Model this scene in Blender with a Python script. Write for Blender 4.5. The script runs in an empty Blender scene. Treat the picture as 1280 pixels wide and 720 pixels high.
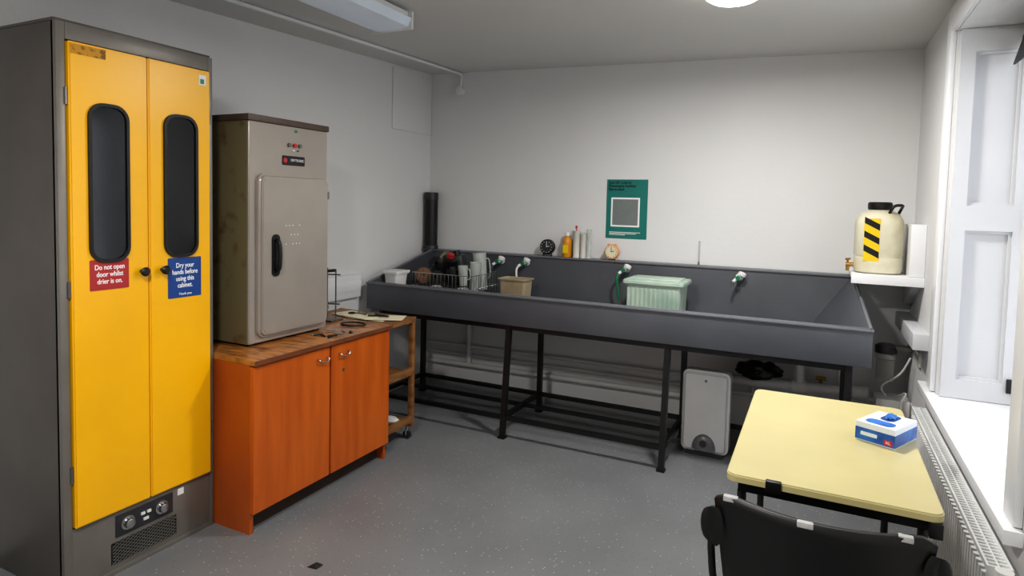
import bpy, bmesh, math, random
from mathutils import Vector, Matrix, Euler, noise
random.seed(4)
scene=bpy.context.scene
col=scene.collection
# ------------------------------------------------------------------ materials
def lin(c):
    c=c/255.0
    return c/12.92 if c<=0.04045 else ((c+0.055)/1.055)**2.4
def rgb(t): return (lin(t[0]),lin(t[1]),lin(t[2]),1)
MATS={}
def M(name,c,rough=0.5,metal=0.0,var=0.06,scale=6.0,c2=None,bump=0.0,bscale=60.0,thr=None,spec=None,coat=0.0,stretch=None,alpha=None,trans=0.0,emit=None,detail=5):
    if name in MATS: return MATS[name]
    m=bpy.data.materials.new(name);m.use_nodes=True;nt=m.node_tree
    b=nt.nodes['Principled BSDF']
    tc=nt.nodes.new('ShaderNodeTexCoord');mp=nt.nodes.new('ShaderNodeMapping')
    if stretch: mp.inputs['Scale'].default_value=stretch
    nt.links.new(tc.outputs['Object'],mp.inputs['Vector'])
    n=nt.nodes.new('ShaderNodeTexNoise');n.inputs['Scale'].default_value=scale;n.inputs['Detail'].default_value=detail
    nt.links.new(mp.outputs['Vector'],n.inputs['Vector'])
    r=nt.nodes.new('ShaderNodeValToRGB')
    base=rgb(c)
    if c2 is None:
        lo=tuple(max(0,v*(1-var)) for v in base[:3])+(1,);hi=tuple(min(1,v*(1+var)) for v in base[:3])+(1,)
        r.color_ramp.elements[0].color=lo;r.color_ramp.elements[1].color=hi
        r.color_ramp.elements[0].position=.3;r.color_ramp.elements[1].position=.7
    else:
        r.color_ramp.elements[0].color=base;r.color_ramp.elements[1].color=rgb(c2)
        t=thr or (.45,.65)
        r.color_ramp.elements[0].position=t[0];r.color_ramp.elements[1].position=t[1]
    nt.links.new(n.outputs['Fac'],r.inputs['Fac']);nt.links.new(r.outputs['Color'],b.inputs['Base Color'])
    b.inputs['Roughness'].default_value=rough;b.inputs['Metallic'].default_value=metal
    if spec is not None: b.inputs['Specular IOR Level'].default_value=spec
    b.inputs['Coat Weight'].default_value=coat
    b.inputs['Transmission Weight'].default_value=trans
    if alpha is not None: b.inputs['Alpha'].default_value=alpha
    if emit:
        b.inputs['Emission Color'].default_value=rgb(emit[0]);b.inputs['Emission Strength'].default_value=emit[1]
    if bump>0:
        n2=nt.nodes.new('ShaderNodeTexNoise');n2.inputs['Scale'].default_value=bscale;n2.inputs['Detail'].default_value=6
        nt.links.new(tc.outputs['Object'],n2.inputs['Vector'])
        bp=nt.nodes.new('ShaderNodeBump');bp.inputs['Strength'].default_value=bump;bp.inputs['Distance'].default_value=.01
        nt.links.new(n2.outputs['Fac'],bp.inputs['Height']);nt.links.new(bp.outputs['Normal'],b.inputs['Normal'])
    MATS[name]=m
    return m
m_wall=M('wall_paint',(218,218,218),.85,var=.02,scale=1.5,bump=.12,bscale=25)
m_ceil=M('ceiling_paint',(208,207,205),.9,var=.02,scale=1.2,bump=.08,bscale=20)
m_trim=M('trim_paint_white',(228,229,231),.35,var=.02,scale=3)
m_shut=M('shutter_paint',(200,201,204),.45,var=.02,scale=3)
m_white=M('white_plastic',(222,222,220),.4,var=.03)
m_offw=M('offwhite_plastic',(205,203,195),.45,var=.05)
m_sink=M('sink_grey_plastic',(80,82,88),.42,var=.12,scale=4,bump=.04,bscale=90)
m_rim=M('sink_rim_plastic',(108,110,116),.38,var=.08,scale=9)
m_blk=M('black_steel',(15,15,16),.42,var=.3,scale=20)
m_blkp=M('black_plastic',(13,13,14),.45,var=.2,scale=20)
m_yel=M('yellow_enamel',(238,178,4),.33,var=.05,scale=3)
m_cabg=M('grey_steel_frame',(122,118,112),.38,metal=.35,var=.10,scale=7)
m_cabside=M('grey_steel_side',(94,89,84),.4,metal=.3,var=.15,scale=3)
m_glass=M('dark_window_glass',(24,26,31),.12,var=.4,scale=3)
m_rub=M('black_rubber',(10,10,10),.5,var=.2)
m_red=M('sign_red',(166,42,42),.4,var=.03)
m_blue=M('sign_blue',(24,66,134),.4,var=.03)
m_txt=M('lettering_white',(240,240,240),.5,var=.01)
m_txtb=M('lettering_black',(12,16,16),.6,var=.01)
m_dry=M('dryer_taupe_enamel',(166,158,150),.3,metal=.3,var=.05,scale=5)
m_dryside=M('dryer_olive_side',(122,111,80),.5,c2=(92,62,36),thr=(.55,.72),scale=9,metal=.1)
m_drytop=M('dryer_brown_top',(84,68,58),.5,var=.2,scale=12)
m_or=M('orange_veneer',(194,98,28),.34,c2=(172,80,18),thr=(.35,.7),scale=3,stretch=(1,6,.6))
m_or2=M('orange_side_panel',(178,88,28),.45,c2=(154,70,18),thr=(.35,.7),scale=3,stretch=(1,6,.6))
m_top=M('worn_wood_top',(178,118,58),.32,c2=(96,54,26),thr=(.42,.68),scale=9,stretch=(1,4,1),coat=.2)
m_edge=M('dark_wood_edge',(108,62,34),.5,var=.25,scale=12)
m_wood=M('trolley_wood',(148,104,62),.45,c2=(104,68,38),thr=(.35,.7),scale=7,stretch=(1,1,5))
m_plinth=M('plinth_wood',(52,36,26),.6,var=.2)
m_tab=M('table_cream_laminate',(192,181,130),.3,var=.04,scale=5,coat=.15)
m_chrome=M('brushed_steel',(190,190,190),.25,metal=1,var=.05)
m_dsteel=M('dull_steel',(120,118,112),.4,metal=.8,var=.1)
m_green=M('tap_green',(20,120,80),.4)
m_tank=M('washing_tank_plastic',(182,198,184),.45,c2=(154,176,164),thr=(.4,.7),scale=6)
m_beige=M('beige_plastic',(172,158,132),.5,c2=(144,126,98),thr=(.4,.7),scale=6)
m_amber=M('amber_bottle',(206,140,30),.3,var=.15,scale=14)
m_orange=M('clock_orange',(222,156,104),.4)
m_jug=M('clear_plastic',(205,210,205),.15,var=.05,alpha=.5)
m_poster=M('poster_green',(24,118,110),.45,var=.03,scale=4)
m_qr=M('poster_patch_grey',(120,126,126),.6,var=.05,scale=30)
m_can=M('chemical_can_plastic',(212,207,184),.35,c2=(176,168,132),thr=(.45,.75),scale=5)
m_hyel=M('hazard_yellow',(232,196,20),.4,var=.03)
m_rad=M('radiator_enamel',(224,225,224),.3,var=.02)
m_pipe=M('painted_pipe',(208,208,206),.4,var=.06)
m_heat=M('heater_white_grey',(200,200,200),.3,var=.04)
m_brown=M('reel_brown',(140,96,58),.45,var=.2)
m_dgrey=M('dark_grey_plastic',(46,46,50),.4,var=.1)
m_paper=M('paper',(224,216,186),.7,var=.06)
m_bag=M('bin_bag',(12,12,13),.35,var=.3,bump=.4,bscale=18)
m_boxblue=M('box_blue',(40,112,190),.45,c2=(24,78,160),thr=(.4,.6),scale=18)
m_boxwhite=M('box_white',(222,228,236),.5,var=.03)
m_wornb=M('worn_patch',(168,168,166),.6,var=.15,scale=30)
m_lens=M('lamp_diffuser',(255,255,255),.4,emit=((255,250,240),10.0))
m_lensoff=M('fluorescent_diffuser',(198,205,213),.35,var=.03,emit=((190,205,225),.10))
m_mred=M('mark_red',(190,40,40),.5)
m_brass=M('brass',(190,150,80),.35,metal=.9)
def floor_mat():
    m=bpy.data.materials.new('speckled_vinyl');m.use_nodes=True;nt=m.node_tree;b=nt.nodes['Principled BSDF']
    tc=nt.nodes.new('ShaderNodeTexCoord')
    n=nt.nodes.new('ShaderNodeTexNoise');n.inputs['Scale'].default_value=2.2;n.inputs['Detail'].default_value=8
    nt.links.new(tc.outputs['Object'],n.inputs['Vector'])
    r=nt.nodes.new('ShaderNodeValToRGB');r.color_ramp.elements[0].position=.3;r.color_ramp.elements[1].position=.7
    r.color_ramp.elements[0].color=rgb((112,114,116));r.color_ramp.elements[1].color=rgb((122,124,126))
    nt.links.new(n.outputs['Fac'],r.inputs['Fac'])
    prev=r.outputs['Color']
    for sc,th,colr in ((60,.70,(178,179,179)),(85,.80,(80,82,85))):
        v=nt.nodes.new('ShaderNodeTexVoronoi');v.inputs['Scale'].default_value=sc;nt.links.new(tc.outputs['Object'],v.inputs['Vector'])
        cr=nt.nodes.new('ShaderNodeMath');cr.operation='LESS_THAN';cr.inputs[1].default_value=.17
        nt.links.new(v.outputs['Distance'],cr.inputs[0])
        sep=nt.nodes.new('ShaderNodeSeparateColor');nt.links.new(v.outputs['Color'],sep.inputs['Color'])
        gt=nt.nodes.new('ShaderNodeMath');gt.operation='GREATER_THAN';gt.inputs[1].default_value=th;nt.links.new(sep.outputs['Red'],gt.inputs[0])
        mu=nt.nodes.new('ShaderNodeMath');mu.operation='MULTIPLY';nt.links.new(gt.outputs[0],mu.inputs[0]);nt.links.new(cr.outputs[0],mu.inputs[1])
        mx=nt.nodes.new('ShaderNodeMix');mx.data_type='RGBA';nt.links.new(mu.outputs[0],mx.inputs['Factor'])
        nt.links.new(prev,mx.inputs['A']);mx.inputs['B'].default_value=rgb(colr);prev=mx.outputs['Result']
    nt.links.new(prev,b.inputs['Base Color']);b.inputs['Roughness'].default_value=.42
    return m
m_floor=floor_mat()
# ------------------------------------------------------------------ builders
def G(name):
    e=bpy.data.objects.new(name,None);col.objects.link(e);e.empty_display_size=.05;return e
def link(o,parent,mat):
    col.objects.link(o)
    if mat is not None: o.data.materials.append(mat)
    if parent is not None: o.parent=parent
    return o
def smooth(me,ang=40):
    me.polygons.foreach_set('use_smooth',[True]*len(me.polygons));me.update()
    try: me.set_sharp_from_angle(angle=math.radians(ang))
    except Exception: pass
def fin(bm,name,mat,parent,sm=True,bevel=0,seg=2):
    if bevel>0:
        bmesh.ops.bevel(bm,geom=[e for e in bm.edges if len(e.link_faces)==2 and e.calc_face_angle(0)>.5],offset=bevel,segments=seg,affect='EDGES',profile=.6,clamp_overlap=True)
    bmesh.ops.recalc_face_normals(bm,faces=bm.faces)
    me=bpy.data.meshes.new(name);bm.to_mesh(me);bm.free()
    if sm: smooth(me)
    return link(bpy.data.objects.new(name,me),parent,mat)
def addbox(bm,x0,x1,y0,y1,z0,z1):
    r=bmesh.ops.create_cube(bm,size=1)
    for v in r['verts']:
        v.co=Vector(((x0+x1)/2+v.co.x*(x1-x0),(y0+y1)/2+v.co.y*(y1-y0),(z0+z1)/2+v.co.z*(z1-z0)))
    return r['verts']
def box(name,x0,x1,y0,y1,z0,z1,mat,parent=None,bevel=0.0,seg=2):
    bm=bmesh.new();addbox(bm,x0,x1,y0,y1,z0,z1);return fin(bm,name,mat,parent,bevel=bevel,seg=seg)
def boxes(name,lst,mat,parent=None,bevel=0.0):
    bm=bmesh.new()
    for b in lst: addbox(bm,*b)
    return fin(bm,name,mat,parent,bevel=bevel)
def addcyl(bm,p0,p1,r0,r1=None,seg=20,caps=True):
    p0=Vector(p0);p1=Vector(p1);d=p1-p0
    if r1 is None:r1=r0
    q=d.to_track_quat('Z','Y').to_matrix().to_4x4()
    bmesh.ops.create_cone(bm,cap_ends=caps,segments=seg,radius1=r0,radius2=r1,depth=d.length,matrix=Matrix.Translation((p0+p1)/2)@q)
def cyl(name,p0,p1,r,mat,parent=None,r1=None,seg=24,bevel=0):
    bm=bmesh.new();addcyl(bm,p0,p1,r,r1,seg);return fin(bm,name,mat,parent,bevel=bevel)
def cyls(name,lst,mat,parent=None,seg=12):
    bm=bmesh.new()
    for c in lst: addcyl(bm,c[0],c[1],c[2],c[3] if len(c)>3 else None,seg)
    return fin(bm,name,mat,parent)
def lathe(name,prof,loc,mat,parent=None,seg=32,sx=1,sy=1,rot=None):
    bm=bmesh.new();rings=[]
    for r,z in prof:
        rings.append([bm.verts.new((r*math.cos(2*math.pi*i/seg)*sx,r*math.sin(2*math.pi*i/seg)*sy,z)) for i in range(seg)])
    for a,b in zip(rings,rings[1:]):
        for i in range(seg):
            j=(i+1)%seg;bm.faces.new((a[i],a[j],b[j],b[i]))
    bm.faces.new(rings[0][::-1]);bm.faces.new(rings[-1])
    mt=Matrix.Translation(loc)
    if rot is not None: mt=mt@Euler(rot).to_matrix().to_4x4()
    bmesh.ops.transform(bm,matrix=mt,verts=bm.verts)
    return fin(bm,name,mat,parent)
def tube(name,pts,r,mat,parent=None,seg=10,closed=False):
    pts=[Vector(p) for p in pts];bm=bmesh.new();rings=[];n=len(pts)
    ref=None
    for i,p in enumerate(pts):
        if closed: d=(pts[(i+1)%n]-pts[i-1])
        else: d=pts[min(i+1,n-1)]-pts[max(i-1,0)]
        d.normalize()
        if ref is None:
            ref=Vector((0,0,1)) if abs(d.z)<.9 else Vector((1,0,0))
        a=(ref-d*ref.dot(d))
        if a.length<1e-4: a=d.orthogonal()
        a.normalize();ref=a;b=d.cross(a)
        rings.append([bm.verts.new(p+a*math.cos(2*math.pi*k/seg)*r+b*math.sin(2*math.pi*k/seg)*r) for k in range(seg)])
    prs=list(zip(rings,rings[1:]))
    if closed: prs.append((rings[-1],rings[0]))
    for a,b in prs:
        for k in range(seg):
            j=(k+1)%seg;bm.faces.new((a[k],a[j],b[j],b[k]))
    if not closed:
        bm.faces.new(rings[0][::-1]);bm.faces.new(rings[-1])
    return fin(bm,name,mat,parent)
def smoothpath(pts,n=6):
    pts=[Vector(p) for p in pts];out=[]
    for i in range(len(pts)-1):
        p0=pts[max(i-1,0)];p1=pts[i];p2=pts[i+1];p3=pts[min(i+2,len(pts)-1)]
        for k in range(n):
            t=k/n;out.append(.5*((2*p1)+(-p0+p2)*t+(2*p0-5*p1+4*p2-p3)*t*t+(-p0+3*p1-3*p2+p3)*t**3))
    out.append(pts[-1]);return out
def rr(w,h,r,seg=6):
    o=[]
    for cx,cy,a0 in ((w/2-r,h/2-r,0),(-w/2+r,h/2-r,90),(-w/2+r,-h/2+r,180),(w/2-r,-h/2+r,270)):
        for i in range(seg+1):
            a=math.radians(a0+90*i/seg);o.append((cx+r*math.cos(a),cy+r*math.sin(a)))
    return o
def tow(axis,u,v,n,c):
    if axis=='x': return Vector((c[0]+n,c[1]+u,c[2]+v))
    if axis=='y': return Vector((c[0]+u,c[1]-n,c[2]+v))
    return Vector((c[0]+u,c[1]+v,c[2]+n))
def plate(name,axis,c,w,h,t,mat,parent=None,r=.01,bevel=0,hole=None,holer=None):
    bm=bmesh.new();o=rr(w,h,r)
    bk=[bm.verts.new(tow(axis,u,v,0,c)) for u,v in o];fr=[bm.verts.new(tow(axis,u,v,t,c)) for u,v in o];n=len(o)
    for i in range(n):
        j=(i+1)%n;bm.faces.new((bk[i],bk[j],fr[j],fr[i]))
    if hole:
        q=rr(hole[0],hole[1],holer or r)
        bk2=[bm.verts.new(tow(axis,u,v,0,c)) for u,v in q];fr2=[bm.verts.new(tow(axis,u,v,t,c)) for u,v in q]
        for i in range(n):
            j=(i+1)%n
            bm.faces.new((bk2[j],bk2[i],fr2[i],fr2[j]));bm.faces.new((fr[i],fr[j],fr2[j],fr2[i]));bm.faces.new((bk[j],bk[i],bk2[i],bk2[j]))
    else:
        bm.faces.new(fr);bm.faces.new(bk[::-1])
    if bevel>0 and not hole:
        bmesh.ops.recalc_face_normals(bm,faces=bm.faces)
        fe=[e for e in bm.edges if e.verts[0] in fr and e.verts[1] in fr]
        bmesh.ops.bevel(bm,geom=fe,offset=bevel,segments=3,affect='EDGES')
    return fin(bm,name,mat,parent)
def prism(name,axis,poly,a0,a1,mat,parent=None,bevel=0):
    bm=bmesh.new()
    def w(p,a): return (a,p[0],p[1]) if axis=='x' else ((p[0],a,p[1]) if axis=='y' else (p[0],p[1],a))
    A=[bm.verts.new(w(p,a0)) for p in poly];B=[bm.verts.new(w(p,a1)) for p in poly];n=len(poly)
    for i in range(n):
        j=(i+1)%n;bm.faces.new((A[i],A[j],B[j],B[i]))
    bm.faces.new(A[::-1]);bm.faces.new(B)
    return fin(bm,name,mat,parent,bevel=bevel)
def mesh(name,vs,fs,mat,parent=None,sm=False):
    bm=bmesh.new();V=[bm.verts.new(v) for v in vs]
    for f in fs: bm.faces.new([V[i] for i in f])
    return fin(bm,name,mat,parent,sm=sm)
def text(name,body,axis,c,size,mat,parent=None,align='CENTER',bold=0.0,lsp=1.0,xs=1.0):
    cu=bpy.data.curves.new(name,'FONT');cu.body=body;cu.size=size;cu.align_x=align;cu.align_y='CENTER';cu.extrude=.0006;cu.offset=bold;cu.space_line=lsp
    o=bpy.data.objects.new(name,cu);link(o,parent,mat)
    o.location=c;o.rotation_euler={'x':(math.pi/2,0,math.pi/2),'y':(math.pi/2,0,0),'z':(0,0,0)}[axis];o.scale=(xs,1,1)
    return o
# ------------------------------------------------------------------ room shell
XW=3.40;YN=-5.6
mesh('floor',[(-.1,YN-.1,0),(XW+.45,YN-.1,0),(XW+.45,.1,0),(-.1,.1,0),(-.1,YN-.1,-.1),(XW+.45,YN-.1,-.1),(XW+.45,.1,-.1),(-.1,.1,-.1)],
     [(0,1,2,3),(7,6,5,4),(0,4,5,1),(1,5,6,2),(2,6,7,3),(3,7,4,0)],m_floor)
def zc(x,y): return 2.41+.088*(1-x/3.4)*max(0,1+y/2.32)
bm=bmesh.new();NX=8;g=[]
ys=[.1,0]+[-2.32*k/8 for k in range(1,9)]+[-3.4,-4.5,YN-.1];NY=len(ys)-1
for y in ys:
    row=[]
    for i in range(NX+1):
        x=-.1+(XW+.55)*i/NX
        row.append((bm.verts.new((x,y,zc(min(max(x,0),XW),min(y,0)))),bm.verts.new((x,y,2.75))))
    g.append(row)
for j in range(NY):
    for i in range(NX):
        for k in (0,1): bm.faces.new((g[j][i][k],g[j][i+1][k],g[j+1][i+1][k],g[j+1][i][k]))
for j in range(NY):
    for i in (0,NX): bm.faces.new((g[j][i][0],g[j+1][i][0],g[j+1][i][1],g[j][i][1]))
for i in range(NX):
    for j in (0,NY): bm.faces.new((g[j][i][0],g[j][i+1][0],g[j][i+1][1],g[j][i][1]))
fin(bm,'ceiling',m_ceil,None)
box('wall_left',-.1,0,YN-.1,.1,0,2.56,m_wall)
box('wall_back',0,XW+.4,0,.1,0,2.56,m_wall)
box('wall_front',0,XW+.4,YN-.1,YN,0,2.42,m_wall)
WY0,WY1,WZ0,WZ1=-2.26,-1.0,.635,2.26   # window opening
boxes('wall_right',[(XW,XW+.4,WY1,0,0,2.42),(XW,XW+.4,YN,WY0,0,2.42),(XW,XW+.4,WY0,WY1,0,WZ0),(XW,XW+.4,WY0,WY1,WZ1,2.42)],m_wall)
box('trim_1',0,.010,-.52,-.004,2.0,2.455,m_wall,bevel=.003)
# ------------------------------------------------------------------ window, shutters, architrave, sill
w=G('window_1')
xf=3.70
boxes('sash_frame',[(xf,xf+.05,WY0,WY0+.05,WZ0,WZ1),(xf,xf+.05,WY1-.05,WY1,WZ0,WZ1),(xf,xf+.05,WY0+.05,WY1-.05,WZ0,WZ0+.07),(xf,xf+.05,WY0+.05,WY1-.05,WZ1-.05,WZ1),(xf-.01,xf+.05,WY0+.05,WY1-.05,1.40,1.45),
  (xf+.01,xf+.04,-1.645,-1.615,WZ0+.07,1.40),(xf+.01,xf+.04,-1.645,-1.615,1.45,WZ1-.05)],m_trim,w)
mg=bpy.data.materials.new('window_glass');mg.use_nodes=True;b=mg.node_tree.nodes['Principled BSDF'];b.inputs['Transmission Weight'].default_value=1;b.inputs['Roughness'].default_value=.02;b.inputs['IOR'].default_value=1.02
box('glass_pane',xf+.02,xf+.025,WY0+.05,WY1-.05,WZ0+.07,WZ1-.05,mg,w)
def shutter(nm,y,sgn):
    s=G(nm)
    y0,y1=(y-.035,y) if sgn<0 else (y,y+.035)
    st=.055;e=.014
    xa,xb=XW+.012,xf-.012
    boxes('leaf_frame',[(xa,xa+st,y0,y1,WZ0+e,WZ1-.002),(xb-st,xb,y0,y1,WZ0+e,WZ1-.002),
      (xa+st,xb-st,y0,y1,WZ0+e,WZ0+.10),(xa+st,xb-st,y0,y1,1.39,1.50),(xa+st,xb-st,y0,y1,WZ1-.10,WZ1-.002)],m_shut,s)
    yp0,yp1=(y0+.022,y1) if sgn<0 else (y0,y1-.022)
    boxes('leaf_panel',[(xa+st,xb-st,yp0,yp1,WZ0+.10,1.39),(xa+st,xb-st,yp0,yp1,1.50,WZ1-.10)],m_shut,s)
    ym0,ym1=(y0+.010,yp0+.001) if sgn<0 else (yp1-.001,y1-.010)
    L=[]
    for z0,z1 in ((WZ0+.10,1.39),(1.50,WZ1-.10)):
        L+=[(xa+st,xa+st+.012,ym0,ym1,z0,z1),(xb-st-.012,xb-st,ym0,ym1,z0,z1),(xa+st+.012,xb-st-.012,ym0,ym1,z0,z0+.012),(xa+st+.012,xb-st-.012,ym0,ym1,z1-.012,z1)]
    boxes('leaf_moulding',L,m_shut,s)
    return s
s1=shutter('window_shutter',WY1,-1);s2=shutter('window_shutter',WY0,1)
box('catch',xf-.055,xf-.03,WY1-.05,WY1-.035,.70,.76,m_blk,s1,bevel=.003)
boxes('trim_2',[(XW-.022,XW,WY1,WY1+.10,.657,WZ1+.10),(XW-.022,XW,WY0-.10,WY0,.657,WZ1+.10),(XW-.022,XW,WY0,WY1,WZ1,WZ1+.10)],m_trim,bevel=.006)
boxes('trim_3',[(XW-.045,XW-.0005,WY0-.12,-.80,.615,.655),(XW,xf,WY0,WY1,WZ0,WZ0+.012)],m_trim,bevel=.004)
bl=G('roller_blind')
cyl('blind_roll',(3.655,WY0+.04,2.20),(3.655,WY1-.04,2.20),.035,m_blkp,bl)
prism('blind_cloth','y',[(3.62,2.20),(3.628,2.20),(3.60,2.09),(3.592,2.09)],WY0+.05,WY1-.05,m_blkp,bl)
# ------------------------------------------------------------------ radiator
r=G('radiator')
RY0,RY1,RZ0,RZ1=-2.38,-.92,.12,.555
box('panel_back',3.366,3.380,RY0,RY1,RZ0,RZ1-.01,m_rad,r)
bm=bmesh.new();n=44
addbox(bm,3.335,3.345,RY0,RY1,RZ0,RZ1-.01)
for i in range(n):
    y=RY0+.02+(RY1-RY0-.04)*(i+.5)/n
    vs=addbox(bm,3.323,3.336,y-.011,y+.011,RZ0+.025,RZ1-.035)
    for v in vs:
        if v.co.x<3.33: v.co.y=y+(v.co.y-y)*.55
fin(bm,'ribbed_panel',m_rad,r)
bm=bmesh.new()
addbox(bm,3.325,3.331,RY0,RY1,RZ1-.012,RZ1);addbox(bm,3.376,3.382,RY0,RY1,RZ1-.012,RZ1);addbox(bm,3.3515,3.3555,RY0,RY1,RZ1-.012,RZ1-.002)
for i in range(75):
    y=RY0+.005+(RY1-RY0-.02)*i/74;addbox(bm,3.331,3.376,y,y+.006,RZ1-.010,RZ1-.004)
addbox(bm,3.325,3.382,RY0-.004,RY0,RZ0,RZ1);addbox(bm,3.325,3.382,RY1,RY1+.004,RZ0,RZ1)
fin(bm,'top_grille',m_rad,r)
boxes('wall_bracket',[(3.380,3.3995,-1.30,-1.26,.15,.5),(3.380,3.3995,-2.0,-1.96,.15,.5)],m_rad,r)
cyls('valve',[((3.352,RY0-.004,.50),(3.352,RY0-.06,.50),.012),((3.352,RY0-.05,.50),(3.352,RY0-.05,.57),.02),((3.352,RY0-.05,.44),(3.352,RY0-.05,.50),.014),((3.352,RY0-.05,0.0),(3.352,RY0-.05,.44),.008)],m_pipe,r,seg=20)
cyls('valve_nut',[((3.352,RY0-.02,.50),(3.352,RY0-.035,.50),.018)],m_chrome,r,seg=6)
# ------------------------------------------------------------------ drying cabinet (yellow)
c=G('drying_cabinet')
X=.5265;Y0,Y1,H=-3.0918,-2.4760,2.053
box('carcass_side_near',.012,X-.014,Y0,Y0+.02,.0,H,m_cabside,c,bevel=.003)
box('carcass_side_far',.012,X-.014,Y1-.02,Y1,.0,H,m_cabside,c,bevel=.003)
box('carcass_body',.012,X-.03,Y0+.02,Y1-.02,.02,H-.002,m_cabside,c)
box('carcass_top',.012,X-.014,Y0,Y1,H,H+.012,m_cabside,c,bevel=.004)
boxes('face_frame',[(X-.03,X,Y0,Y0+.030,0,H),(X-.03,X,Y1-.020,Y1,0,H),(X-.03,X,Y0+.030,Y1-.020,1.995,H),(X-.03,X-.004,Y0+.030,Y1-.020,.02,.245),(X-.03,X-.002,Y0+.03,Y1-.02,0,.02)],m_cabg,c,bevel=.003)
for nm,a,bq in (('door_near',-3.058,-2.776),('door_far',-2.772,-2.498)):
    plate(nm,'x',(X-.012,(a+bq)/2,1.12),bq-a,1.74,.026,m_yel,c,r=.006,bevel=.005)
for nm,a,bq in (('near',-3.00,-2.853),('far',-2.713,-2.563)):
    cc=(X+.0142,(a+bq)/2,1.50)
    plate('window_'+nm,'x',cc,bq-a-.008,.57,.003,m_glass,c,r=.05)
    plate('window_gasket_'+nm,'x',cc,bq-a,.58,.010,m_rub,c,r=.055,hole=(bq-a-.022,.556),holer=.045)
for nm,y in (('near',-2.806),('far',-2.722)):
    lathe('knob_'+nm,[(.008,0),(.008,.012),(.016,.018),(.018,.028),(.012,.034)],(X+.014,y,1.165),m_blkp,c,rot=(0,math.pi/2,0))
plate('sign_red','x',(X+.0142,-2.928,1.165),.142,.112,.002,m_red,c,r=.004)
text('sign_red_text','Do not open\ndoor whilst\ndrier is on.','x',(X+.0168,-2.928,1.166),.0262,m_txt,c,bold=.0003,lsp=1.0,xs=.80)
plate('sign_blue','x',(X+.0142,-2.622,1.125),.150,.165,.002,m_blue,c,r=.004)
text('sign_blue_text','Dry your\nhands before\nusing this\ncabinet.','x',(X+.0168,-2.622,1.134),.0275,m_txt,c,bold=.0003,lsp=1.0,xs=.80)
text('sign_blue_text_small','Thank you','x',(X+.0168,-2.622,1.057),.014,m_txt,c)
plate('sticker_white','x',(X+.0142,-2.535,1.948),.034,.042,.001,m_white,c,r=.002)
plate('sticker_mark','x',(X+.0152,-2.537,1.942),.018,.02,.001,m_green,c,r=.002)
plate('label_ochre','x',(X+.0142,-2.993,1.965),.120,.034,.001,M('label_ochre',(196,140,10),.5,c2=(120,80,10),thr=(.5,.6),scale=60),c,r=.002)
plate('control_panel','x',(X-.004,-2.79,.185),.235,.085,.004,m_dgrey,c,r=.004)
for i,y in enumerate((-2.862,-2.722)):
    lathe('control_dial_%d'%(i+1),[(.027,0),(.027,.003),(.02,.004),(.018,.022),(.014,.024)],(X+.0,y,.185),m_chrome,c,rot=(0,math.pi/2,0))
boxes('control_switches',[(X,X+.006,-2.81,-2.795,.19,.20),(X,X+.006,-2.785,-2.77,.19,.20),(X,X+.006,-2.80,-2.78,.165,.175)],m_white,c)
plate('grille_recess','x',(X-.0038,-2.79,.083),.27,.085,.001,m_rub,c,r=.004)
bm=bmesh.new();L=.27;Hh=.085
for s in (1,-1):
    for i in range(-6,20):
        y=-2.79-L/2+i*.021
        p=[]
        for t in [j/20 for j in range(21)]:
            yy=y+t*Hh*1.6*s;zz=.083-Hh/2+t*Hh
            if -2.79-L/2<=yy<=-2.79+L/2: p.append((X-.001,yy,zz))
        if len(p)>2: addcyl(bm,p[0],p[-1],.0013,seg=6)
fin(bm,'grille_mesh',m_dsteel,c)
plate('tag_white','x',(X-.003,-2.635,.215),.028,.028,.001,m_white,c,r=.002)
cyls('hinges',[((X+.002,-3.062,z-.03),(X+.002,-3.062,z+.03),.006) for z in (.45,1.12,1.8)]+[((X+.002,-2.494,z-.03),(X+.002,-2.494,z+.03),.006) for z in (.45,1.12,1.8)],m_dsteel,c)
# ------------------------------------------------------------------ orange cupboard
c=G('base_cupboard')
X=.7636;Y0,Y1,H=-2.469,-1.524,.767
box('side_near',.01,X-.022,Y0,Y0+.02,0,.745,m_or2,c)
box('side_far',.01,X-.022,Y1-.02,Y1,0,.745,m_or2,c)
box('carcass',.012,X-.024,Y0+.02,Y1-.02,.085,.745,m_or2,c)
box('plinth',X-.085,X-.065,Y0+.02,Y1-.02,0,.085,m_plinth,c)
box('worktop',.01,X+.012,Y0-.002,Y1+.008,.7455,H,m_top,c,bevel=.003)
box('worktop_edging',X+.012,X+.016,Y0-.002,Y1+.008,.7455,H-.001,m_edge,c)
for i,(a,bq) in enumerate(((Y0,-2.000),(-1.992,Y1))):
    plate('door_%d'%(i+1),'x',(X-.022,(a+bq)/2,.415),bq-a-.003,.645,.022,m_or,c,r=.003,bevel=.002)
for i,y in enumerate((-2.055,-1.905)):
    tube('handle_%d'%(i+1),smoothpath([(X,y-.032,.692),(X+.014,y-.032,.688),(X+.018,y-.02,.676),(X+.018,y+.02,.676),(X+.014,y+.032,.688),(X,y+.032,.692)]),.004,m_chrome,c)
cyl('keyhole',(X-.001,-1.905,.60),(X+.002,-1.905,.60),.008,m_dsteel,c)
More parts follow.
